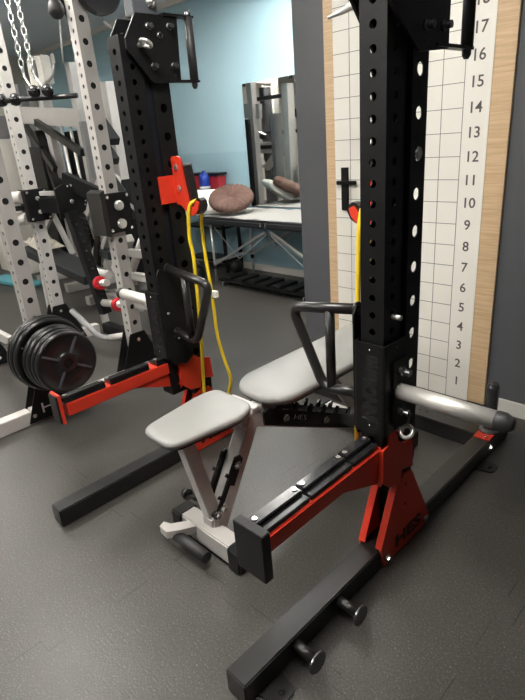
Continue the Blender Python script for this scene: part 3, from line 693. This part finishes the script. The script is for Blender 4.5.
# hanging weight plates on the sleeve
def plate(label,x,R,T):
    t=thing('weight_plate',label,'weight plate',(x,.99,.395),'black weight plates on the sleeve')
    h=T/2
    prof=[(.026,-h),(R*.93,-h),(R*.985,-h*.7),(R,-h*.3),(R,h*.3),(R*.985,h*.75),(R*.95,h),(R*.90,h),(R*.86,h*.45),(R*.36,h*.35),(R*.32,h*.8),(R*.29,h),(.040,h),(.026,h*.9),(.026,-h)]
    MB().lathe(prof,(x,.99,.395),(1,0,0),56,True).build('disc',PLATE,t)
    for k in range(4):
        a=PI/4+.25+k*PI/2; u=V(0,math.cos(a),math.sin(a))
        MB().bar(V(x+h*.62,.99,.395)+u*R*.30,V(x+h*.62,.99,.395)+u*R*.87,h*.7,.013,up=(1,0,0),bev=.002).build('rib',GREYP,t)
    MB().lathe([(.0255,h*.5),(.045,h*.8),(.045,h*1.25),(.026,h*1.3),(.0255,h*.5)],(x,.99,.395),(1,0,0),28,False).build('hub_ring',BLK2,t)
    return t
xs=[(-2.709,.200,.030,'large black plate at the inner end of the sleeve'),(-2.675,.200,.030,'second large black plate from the silver upright'),(-2.640,.194,.030,'third black plate from the silver upright, largest of the middle ones'),
    (-2.585,.172,.032,'mid-size black plate in the middle of the sleeve'),(-2.548,.168,.032,'mid-size black plate next behind the two outer ones'),(-2.508,.162,.030,'second outermost black plate on the sleeve'),(-2.470,.158,.034,'outermost black plate showing four ribs and hub on the sleeve')]
for x,R,T,l in xs: plate(l,x,R,T)

# chains and ball grips
def chain(name,label,p,q,n,L=.05,w=.013,r=.0035):
    p,q=V(*p),V(*q); d=(q-p).normalized(); a=d.orthogonal().normalized(); b2=d.cross(a); mb=MB()
    for i in range(n):
        c=p.lerp(q,(i+.5)/n); s=a if i%2 else b2; hl=(q-p).length/n*.72
        pts=[]
        for k in range(12):
            t=2*PI*k/12; pts.append(c+d*(hl*.5*math.cos(t)*1.15+ (hl*.28 if math.cos(t)>0 else -hl*.28))+s*(w*math.sin(t)))
        mb.tube(pts,r,6,closed=True)
    o=mb.build(name,CHROME); rebase(o,p); return tag(o,label,'chain','hanging chains')
chain('hanging_chain','left strand of silver chain hanging inside the silver rack',(-3.34,1.475,2.29),(-3.34,1.475,1.80),13)
chain('hanging_chain','right strand of silver chain hanging inside the silver rack',(-3.28,1.505,2.29),(-3.27,1.50,1.80),13)
gb=thing('ball_grip_bar','black cable attachment bar with four ball grips below the silver chains','cable attachment',(-3.2,1.46,1.66))
MB().tube([(-3.33,1.33,1.662),(-3.28,1.42,1.668),(-3.25,1.50,1.668),(-3.14,1.60,1.665),(-3.08,1.645,1.665)],.014,10).build('bar',BLK2,gb)
for p in ((-3.35,1.322,1.668),(-3.31,1.382,1.668),(-3.22,1.462,1.70),(-3.18,1.522,1.70)): MB().lathe([(0,-.034)]+[(.034*math.cos(t),.034*math.sin(t)) for t in [-PI/2+PI*k/10 for k in range(1,10)]]+[(0,.034)],p,(0,0,1),18).build('ball_grip',GLOSS,gb)
for p,q in (((-3.34,1.475,1.80),(-3.25,1.465,1.71)),((-3.27,1.50,1.80),(-3.20,1.51,1.71))): MB().tube([p,q],.006,8).build('snap_hook',CHROME,gb)
o=MB().tube([(-3.6,1.95,2.74),(-3.58,1.90,2.2),(-3.56,1.86,2.02),(-3.57,1.85,1.90)],.006,8).build('hanging_cable',GREY); rebase(o,(-3.57,1.85,1.90)); tag(o,'thin blue-grey cable hanging from the ceiling behind the chains','cable')
o=MB().tube([(-3.35,2.06,2.10),(-3.28,2.12,2.03),(-3.18,2.18,1.995),(-3.08,2.24,1.985)],.009,8).build('curved_cable',GREY); rebase(o,(-3.2,2.15,1.99)); 
tag(o,'short curved dark cable end left of the large pulley wheel','cable')
MB().tube([(-3.35,2.06,2.10),(-3.4,2.05,2.45),(-3.42,2.10,2.74)],.002,6).build('hanging_line',GREY,o)
bb=thing('ball_stop','black cable ball stop hanging beside the large pulley wheel','cable stop',(-2.86,1.50,2.0))
MB().lathe([(0,-.042),(.022,-.036),(.036,-.018),(.040,.002),(.036,.022),(.027,.04),(.026,.14),(0,.14)],(-2.86,1.50,2.03),(0,0,1),24).build('ball',RUBG,bb)
MB().prism([(1.53,2.3),(1.53,2.05),(1.56,1.95),(1.60,1.90),(1.62,1.92),(1.60,2.05),(1.60,2.3)],0,-2.86,-2.85).build('pulley_side_plate',BLK2,bb)

# ------------------------------------------------------------ massage table by the blue wall
MT=thing('massage_table','black padded folding massage table with aluminium legs along the blue wall','massage table',(-3.33,3.62,0))
for x0,x1 in ((-4.24,-3.335),(-3.325,-2.42)):
    MB().box(((x0+x1)/2,3.625,.645),(x1-x0,.65,.07),bev=.02).build('padded_top',BLKVINYL,MT)
for x in (-3.36,-3.30): MB().box((x,3.297,.645),(.02,.006,.03),bev=.002).build('latch',CHROME,MT)
for x,xx in ((-4.12,-3.36),(-2.54,-3.30)):
    for y in (3.36,3.89):
        l=MB().tube([(x,y,.0),(x,y,.61)],.0135,12).build('leg',ALU,MT)
        MB().cyl((x,y,0),(x,y,.15),.017,12).build('rubber_foot',RUB,l) if False else MB().cyl((x,y,.16),(x,y,.20),.019,12).build('height_collar',BLK,l)
        MB().bar((x,y,.20),(xx,y,.58),.022,.022).build('brace',ALU,MT)
        MB().tube([(x+.05*(1 if x<-3 else -1),y,.58),((x+xx)/2,y,.30),(xx,y,.55)],.0035,6).build('wire_stay',STEEL,MT)
    MB().bar((x,3.36,.235),(x,3.89,.235),.02,.03).build('leg_rail',ALU,MT)
sh=MB(); nx,ny=40,10; gv=[]
for i in range(nx+1):
    row=[]
    for j in range(ny+1):
        x=-4.20+1.74*i/nx; y=3.335+.60*j/ny
        row.append(sh.bm.verts.new((x,y,.6835+.006*abs(math.sin(x*9+y*5))*random.random()+(0.003*math.sin(x*23)))))
    gv.append(row)
for i in range(nx):
    for j in range(ny):
        f=sh.bm.faces.new((gv[i][j],gv[i+1][j],gv[i+1][j+1],gv[i][j+1])); f.smooth=True
ex=bmesh.ops.solidify(sh.bm,geom=sh.bm.faces[:],thickness=.003)
o=sh.build('table_sheet',SHEET); rebase(o,(-3.33,3.63,.683)); tag(o,'white cloth sheet lying over the black massage table','sheet')
# white pillow
def pillow(cx,cy,cz,lx,ly,h,rx,rz,name,m,label):
    mb=MB(); n=20; g=[]
    for sgn in (1,-1):
        gg=[]
        for i in range(n+1):
            r_=[]
            for j in range(n+1):
                u=-1+2*i/n; v=-1+2*j/n
                k=(1-u**4)*(1-v**4); t=h/2*max(k,0)**.45
                pin=1-.10*(1-abs(u))*0; x=u*lx/2*(1-.07*(1-v*v)*abs(u)**3*0)-0; y=v*ly/2
                x*=1-.06*(1-v*v); y*=1-.06*(1-u*u)
                r_.append(mb.bm.verts.new((x,y,sgn*t*(1+.06*math.sin(7*u+3*v)))))
            gg.append(r_)
        g.append(gg)
        for i in range(n):
            for j in range(n):
                f=mb.bm.faces.new((gg[i][j],gg[i+1][j],gg[i+1][j+1],gg[i][j+1])); f.smooth=True
    bmesh.ops.remove_doubles(mb.bm,verts=mb.bm.verts[:],dist=1e-4)
    o=mb.build(name,m); o.location=(cx,cy,cz); o.rotation_euler=(rx,0,rz); return o
o=pillow(-4.27,3.47,.80,.50,.34,.11,.62,.62,'pillow',PILLOWM,''); tag(o,'white rectangular pillow leaning under the brown cushion on the massage table','pillow')
# round pleated cushion
mb=MB(); R=.235; NR=14; NT=96; rg=[]
prof=[(0,.040),(.03,.036),(.05,.046),(.10,.055),(.15,.056),(.19,.046),(.212,.028),(.224,0),(.21,-.03),(.18,-.045),(.12,-.052),(0,-.052)]
for r,h in prof:
    if r==0: rg.append([mb.bm.verts.new((0,0,h))]); continue
    row=[]
    for k in range(NT):
        t=2*PI*k/NT; w=.009*math.sin(26*t)*(1 if h>0 else .3)*min(1,r/.06)
        row.append(mb.bm.verts.new((r*math.cos(t),r*math.sin(t),h+w)))
    rg.append(row)
for a,b2 in zip(rg,rg[1:]):
    for k in range(NT):
        k2=(k+1)%NT
        if len(a)==1: f=mb.bm.faces.new((a[0],b2[k],b2[k2]))
        elif len(b2)==1: f=mb.bm.faces.new((a[k],b2[0],a[k2]))
        else: f=mb.bm.faces.new((a[k],b2[k],b2[k2],a[k2]))
        f.smooth=True
o=mb.build('round_cushion',ROSE); o.location=(-3.98,3.54,.830); o.rotation_mode='QUATERNION'; o.rotation_quaternion=V(.27,-.32,.90).to_track_quat('Z','Y')
tag(o,'round pleated dusty brown velvet cushion resting on the white pillow','cushion')
bt=MB().lathe([(0,.012),(.014,.010),(.018,.004),(0,.0)],(0,0,.038),(0,0,1),14).build('button',ROSE,None); bt.parent=o

# storage trolley with crate and bottles left of the table
TR=thing('storage_trolley','low black storage shelf beside the blue wall left of the massage table','shelf',(-4.72,3.85,0))
for z in (.12,.48,.855): MB().box((-4.72,3.855,z),(.64,.25,.025),bev=.004).build('shelf_board',BLK,TR)
for x in (-5.02,-4.38):
    for y in (3.74,3.96): MB().box((x,y,.42),(.03,.03,.84),bev=.002).build('leg',BLK,TR)
CR=thing('red_crate','red plastic storage crate with black rim beside the blue bottles','crate',(-4.74,3.91,.868))
MB().box((-4.74,3.91,.869+.075),(.44,.12,.15),bev=.01).build('body',REDC,CR)
MB().box((-4.74,3.91,.869+.160),(.48,.14,.025),bev=.006).build('rim',BLK,CR)
BL=thing('blue_canister','dark blue plastic canister with white label in front of the red crate','canister',(-4.66,3.785,.868))
MB().lathe([(0,0),(.055,0),(.058,.01),(.058,.05),(.053,.06),(.058,.07),(.058,.14),(.045,.17),(.02,.18),(.02,.205),(0,.205)],(-4.66,3.785,.869),(0,0,1),24).build('body',BLUEP,BL)
MB().lathe([(.0585,.02),(.0592,.02),(.0592,.045),(.0585,.045)],(-4.66,3.785,.869),(0,0,1),24).build('label_band',WLET,BL)
# low floor rack below the table
FR=thing('floor_rack','low black slatted floor rack on thin silver legs under the massage table','rack',(-3.4,3.45,0))
MB().box((-3.45,3.47,.060),(1.2,.28,.02),bev=.003).build('deck',BLK,FR)
for k in range(7): MB().box((-3.95+k*.17,3.47,.083),(.11,.26,.026),bev=.006).build('slat',RUB,FR)
for x in (-3.98,-2.92):
    MB().tube(rounded([(x,3.32,.0),(x,3.32,.045),(x,3.62,.045),(x,3.62,0)],.02),.006,8).build('leg',ALU,FR)
for i,(x,y,r) in enumerate(((-4.45,3.38,.08),(-4.27,3.78,.075),(-4.72,3.36,.08))):
    k=thing('kettlebell',('small black kettlebell on the floor in front of the storage shelf','largest black kettlebell on the floor behind the front left table leg','black kettlebell on the floor nearest the storage shelf corner')[i],'kettlebell',(x,y,0),'kettlebells by the table')
    MB().lathe([(0,0),(r*.6,0),(r*.92,r*.4),(r,r*.95),(r*.85,r*1.5),(r*.45,r*1.85),(0,r*1.9)],(x,y,0),(0,0,1),22).build('bell',RUB,k)
    MB().tube(rounded([(x-r*.55,y,r*1.6),(x-r*.6,y,r*2.5),(x+r*.6,y,r*2.5),(x+r*.55,y,r*1.6)],r*.4),r*.15,10).build('handle',DARKSTEEL,k)

# ------------------------------------------------------------ wall mirror
MR=thing('wall_mirror','tall frameless wall mirror on the blue wall above the massage table','mirror',(-3.72,3.985,.69))
MB().box((-3.66,3.992,1.275),(1.02,.008,1.16)).build('glass',MIRR,MR)
for x in (-4.145,-3.53): MB().box((x,3.985,1.842),(.03,.012,.026),bev=.002).build('clip',BLK,MR)

# ------------------------------------------------------------ far machines
CM=thing('cable_machine','tall silver cable machine frame with cream head panel and black guide arms','cable machine',(-5.8,2.8,0))
def sb(p,q,w,h,m=SILV,n='frame_beam',up=(0,0,1)): return MB().bar(p,q,w,h,up=up).build(n,m,CM)
sb((-5.95,2.80,0),(-5.95,2.80,2.30),.10,.10,up=(1,0,0),n='upright')
sb((-5.25,2.80,0),(-5.25,2.80,2.15),.09,.09,up=(1,0,0),n='upright')
sb((-6.50,2.80,0),(-6.50,2.80,2.1),.09,.09,GREY,up=(1,0,0),n='upright')
MB().box((-5.60,2.98,1.0),(.9,.06,1.15),bev=.01).build('rear_shroud',BLK,CM)
sb((-6.56,2.76,1.80),(-5.15,2.76,1.66),.06,.17)
sb((-6.56,2.9,.05),(-5.0,2.9,.05),.09,.09)
sb((-6.0,2.3,.05),(-5.95,3.2,.05),.09,.09)
sb((-5.3,2.3,.05),(-5.25,3.2,.05),.09,.09)
MB().box((-5.80,2.74,2.14),(.34,.10,.26),bev=.01).build('head_panel',BOXW,CM)
MB().box((-5.80,2.685,2.16),(.10,.008,.16),bev=.002).build('head_window',GREY,CM)
MB().tube(rounded([(-5.66,2.70,2.03),(-5.50,2.66,2.02),(-5.36,2.66,2.07),(-5.33,2.66,2.16)],.06),.014,8).build('white_hook',WHT,CM)
MB().box((-5.32,2.66,2.19),(.05,.03,.10),bev=.012).build('hook_tip',WHT,CM)
sb((-6.06,2.70,1.69),(-5.16,2.70,1.35),.05,.07,BLK2,'guide_arm')
sb((-6.30,2.68,1.66),(-5.80,2.68,1.20),.05,.07,BLK2,'guide_arm')
sb((-6.10,2.72,1.60),(-5.86,2.72,.9),.10,.06,BLK2,'guide_arm')
for x in (-6.22,-5.75,-5.55): MB().cyl((x,2.82,.10),(x,2.82,1.72),.016,10).build('guide_rod',STEEL,CM)
ws=MB()
for k in range(12): ws.box((-5.62,2.84,.16+k*.056),(.26,.14,.05),bev=.004)
ws.build('weight_stack',BLK,CM)
MB().box((-6.2,2.70,.80),(.42,.10,1.3),bev=.01).build('shroud',BLK,CM)
for (p,q) in (((-6.1,2.6,1.0),(-5.4,2.5,.35)),((-5.5,2.6,1.05),(-6.0,2.4,.45))): MB().bar(p,q,.05,.05).build('cross_brace',SILV,CM)

CM2=thing('chest_press','silver framed plate-loaded press with black pads between silver rack and left tower','press machine',(-4.4,2.6,0))
def cb(n,m,p,q,w,h,up=(0,0,1)): return MB().bar(p,q,w,h,up=up).build(n,m,CM2)
u=cb('upright',SILV,(-4.66,2.80,0),(-4.64,2.80,1.92),.12,.10,up=(1,0,0))
text('HES','lettering',INK,u,(-4.645,2.748,1.64),(0,0,-1),(1,0,0),.075,.001,width=.17)
cb('back_pad',BLKVINYL,(-4.66,2.62,1.62),(-4.42,2.60,1.42),.16,.07)
cb('back_pad',BLKVINYL,(-4.62,2.58,1.44),(-4.40,2.56,1.26),.14,.07)
for (p,q) in (((-4.75,2.6,1.0),(-4.45,2.45,.10)),((-4.35,2.5,1.28),(-4.72,2.4,.82)),((-4.10,2.4,1.0),(-4.80,2.3,.25)),((-4.95,2.55,.62),(-4.2,2.4,1.02)),((-4.9,2.4,.15),(-3.95,2.3,.95))):
    cb('frame_tube',SILV,p,q,.055,.055)
for (p,q) in (((-5.0,2.5,1.15),(-4.6,2.4,.5)),((-4.35,2.35,.95),(-4.55,2.3,.35))): cb('lever_arm',BLK2,p,q,.05,.06)
cb('base_tube',SILV,(-4.95,2.45,.04),(-4.0,2.35,.04),.08,.08)
cb('base_tube',SILV,(-4.66,2.2,.04),(-4.66,3.0,.04),.08,.08)
for p in ((-4.2,2.38,1.18),(-4.05,2.34,1.12)): MB().lathe([(0,-.04),(.055,-.035),(.06,0),(.055,.035),(0,.04)],p,(1,-.3,.2),20,False).build('roller_end',WHT,CM2)
cb('side_panel',BLK,(-4.45,2.7,.2),(-4.45,2.7,1.1),.30,.06,up=(1,0,0))
cb('side_panel',GREY,(-4.95,2.7,.75),(-4.95,2.7,1.62),.16,.06,up=(1,0,0))
cb('press_handle',RUBG,(-3.98,2.25,1.25),(-3.90,2.35,1.0),.04,.04)
cb('seat_pad',BLKVINYL,(-4.6,2.48,.50),(-4.2,2.40,.50),.28,.07)

CM3=thing('lat_machine','tall silver lat machine with V shaped frame seen in the wall mirror','exercise machine',(-6.3,1.2,0))
def lb(n,m,p,q,w,h,up=(0,0,1)): return MB().bar(p,q,w,h,up=up).build(n,m,CM3)
lb('column',SILV,(-6.6,1.0,0),(-6.6,1.0,2.25),.16,.14,up=(1,0,0)); lb('column',GREY,(-6.6,1.45,0),(-6.6,1.45,2.2),.10,.10,up=(1,0,0))
for k in range(4): MB().cyl((-6.5,1.10+k*.07,.1),(-6.5,1.10+k*.07,2.1),.012,8).build('guide_rod',STEEL,CM3)
lb('v_arm',SILV,(-6.53,1.80,1.44),(-6.13,1.80,.93),.09,.10); lb('v_arm',SILV,(-5.62,1.80,1.27),(-6.05,1.80,.90),.09,.09); lb('v_plate',SILV,(-6.28,1.80,1.20),(-5.64,1.80,1.20),.05,.16); lb('slot',BLK,(-6.12,1.835,1.21),(-5.80,1.835,1.21),.012,.05)
lb('column',DARKSTEEL,(-6.22,1.55,0),(-6.22,1.55,2.05),.16,.10,up=(1,0,0)); lb('handle_bar',BLK2,(-6.15,1.80,1.88),(-5.55,1.80,1.88),.05,.05); lb('handle_bar',BLK2,(-6.0,1.80,1.40),(-5.4,1.80,1.40),.05,.05)
lb('top_beam',SILV,(-6.6,.9,2.2),(-6.6,1.6,2.2),.12,.12); lb('base',SILV,(-6.7,1.2,.05),(-5.6,1.5,.05),.09,.09)
LB=thing('flat_bench','low silver framed bench with black top behind the silver rack','bench',(-4.5,1.9,0))
MB().bar((-4.98,1.93,.57),(-3.98,2.00,.40),.24,.07).build('pad',BLKVINYL,LB)
MB().bar((-5.0,1.94,.49),(-3.96,2.01,.32),.05,.05).build('rail',WHT,LB)
for p,q in (((-4.9,1.95,.46),(-4.95,1.95,0)),((-4.05,2.01,.30),(-4.0,2.01,0))): MB().bar(p,q,.05,.05,up=(1,0,0)).build('leg',WHT,LB)
MB().cyl((-4.1,2.02,.44),(-3.85,2.04,.43),.035,16).build('roller',WHT,LB)
tw=MB(); n=18
g=[[tw.bm.verts.new((-4.95+.36*i/n,1.83+.24*j/n,.655-.166*.36*i/n+.10*abs(math.sin(i*.9+j*.5))*math.sin(PI*i/n)*math.sin(PI*j/n)+.03*math.sin(j*1.3+i)*math.sin(PI*i/n)*math.sin(PI*j/n))) for j in range(n+1)] for i in range(n+1)]
for i in range(n):
    for j in range(n): f=tw.bm.faces.new((g[i][j],g[i+1][j],g[i+1][j+1],g[i][j+1])); f.smooth=True
bmesh.ops.solidify(tw.bm,geom=tw.bm.faces[:],thickness=.02)
o=tw.build('folded_towel',TOWEL); rebase(o,(-4.8,1.95,.6)); tag(o,'rumpled cream towel lying on the low bench behind the silver rack','towel')
o=pad_mesh(round_outline([(-6.7,2.02),(-5.95,2.1),(-5.9,2.30),(-6.7,2.22)],.04),.0,.06,.005,.02).build('floor_pad',CYANC); tag(rebase(o,(-6.3,2.2,0)),'teal padded block on the floor seen through the silver rack','pad')

WD=thing('white_cabinet','white cabinet with large dark screen panel at the far left behind the silver rack','cabinet',(-6.6,2.5,0))
MB().box((-7.00,2.55,.78),(.72,.33,1.56),bev=.01).build('body',BOXW,WD)
MB().box((-6.95,2.375,1.13),(.52,.02,.56),bev=.004).build('dark_panel',BLK,WD)
MB().box((-6.85,2.378,1.50),(.26,.012,.03)).build('slot',BLK,WD)
MS=thing('multi_station','dark weight stack tower between the white cabinet and the silver cable machine','exercise machine',(-7.2,2.95,0))
MB().box((-7.25,3.1,.75),(1.0,.3,1.5),bev=.015).build('housing',BLK,MS)
MB().box((-7.25,3.0,1.62),(.8,.08,.2),bev=.01).build('top_shelf',GREY,MS)
for x in (-7.6,-6.9): MB().bar((x,2.85,0),(x,2.85,1.9),.07,.07,up=(1,0,0)).build('upright',SILV,MS)
for z in (.5,.9,1.3): MB().bar((-7.65,2.84,z),(-6.85,2.84,z),.04,.04).build('rail',SILV,MS)
KS=thing('grey_console','grey console with rows of keys standing on the white cabinet','console',(-6.9,2.5,1.56))
MB().box((-7.0,2.52,1.68),(.72,.22,.24),bev=.01).build('body',GREY,KS)
mb=MB()
for i in range(10):
    for j in range(4): mb.box((-7.3+i*.066,2.405,1.60+j*.05),(.045,.012,.032),bev=.003)
mb.build('key_rows',SILV,KS)
SF=thing('leg_station','low silver and black machine frame beside the far left of the silver rack','exercise machine',(-4.6,1.2,0))
MB().bar((-4.75,1.05,.42),(-4.15,1.15,.42),.10,.12).build('black_beam',BLK,SF)
MB().bar((-4.9,.95,.38),(-4.25,1.3,.02),.05,.07).build('silver_leg',WHT,SF)
MB().bar((-4.6,1.0,.36),(-4.5,1.0,.0),.06,.06,up=(1,0,0)).build('silver_post',WHT,SF)

# ------------------------------------------------------------ camera
cam=bpy.data.cameras.new('camera'); co=bpy.data.objects.new('camera',cam); COL.objects.link(co); scn.camera=co
cam.sensor_fit='VERTICAL'; cam.sensor_height=36; cam.lens=527.6*36/700; cam.clip_start=.02
R=((0.70981568,0.70036441,-0.07517572),(0.2148923,-0.31694866,-0.92377749),(-0.67080772,0.63955706,-0.37547805))
r_=Vector(R[0]); u_=-Vector(R[1]); b_=-Vector(R[2])
co.matrix_world=Matrix.Translation((0,0,1.374))@Matrix((r_,u_,b_)).transposed().to_4x4()

w=bpy.data.worlds.new('world'); scn.world=w; w.use_nodes=True
w.node_tree.nodes['Background'].inputs[0].default_value=(.9,.93,1,1); w.node_tree.nodes['Background'].inputs[1].default_value=.3
scn.view_settings.view_transform='Standard'; scn.view_settings.look='None'; scn.view_settings.gamma=1; scn.view_settings.use_curve_mapping=False
scn.view_settings.exposure=2.0
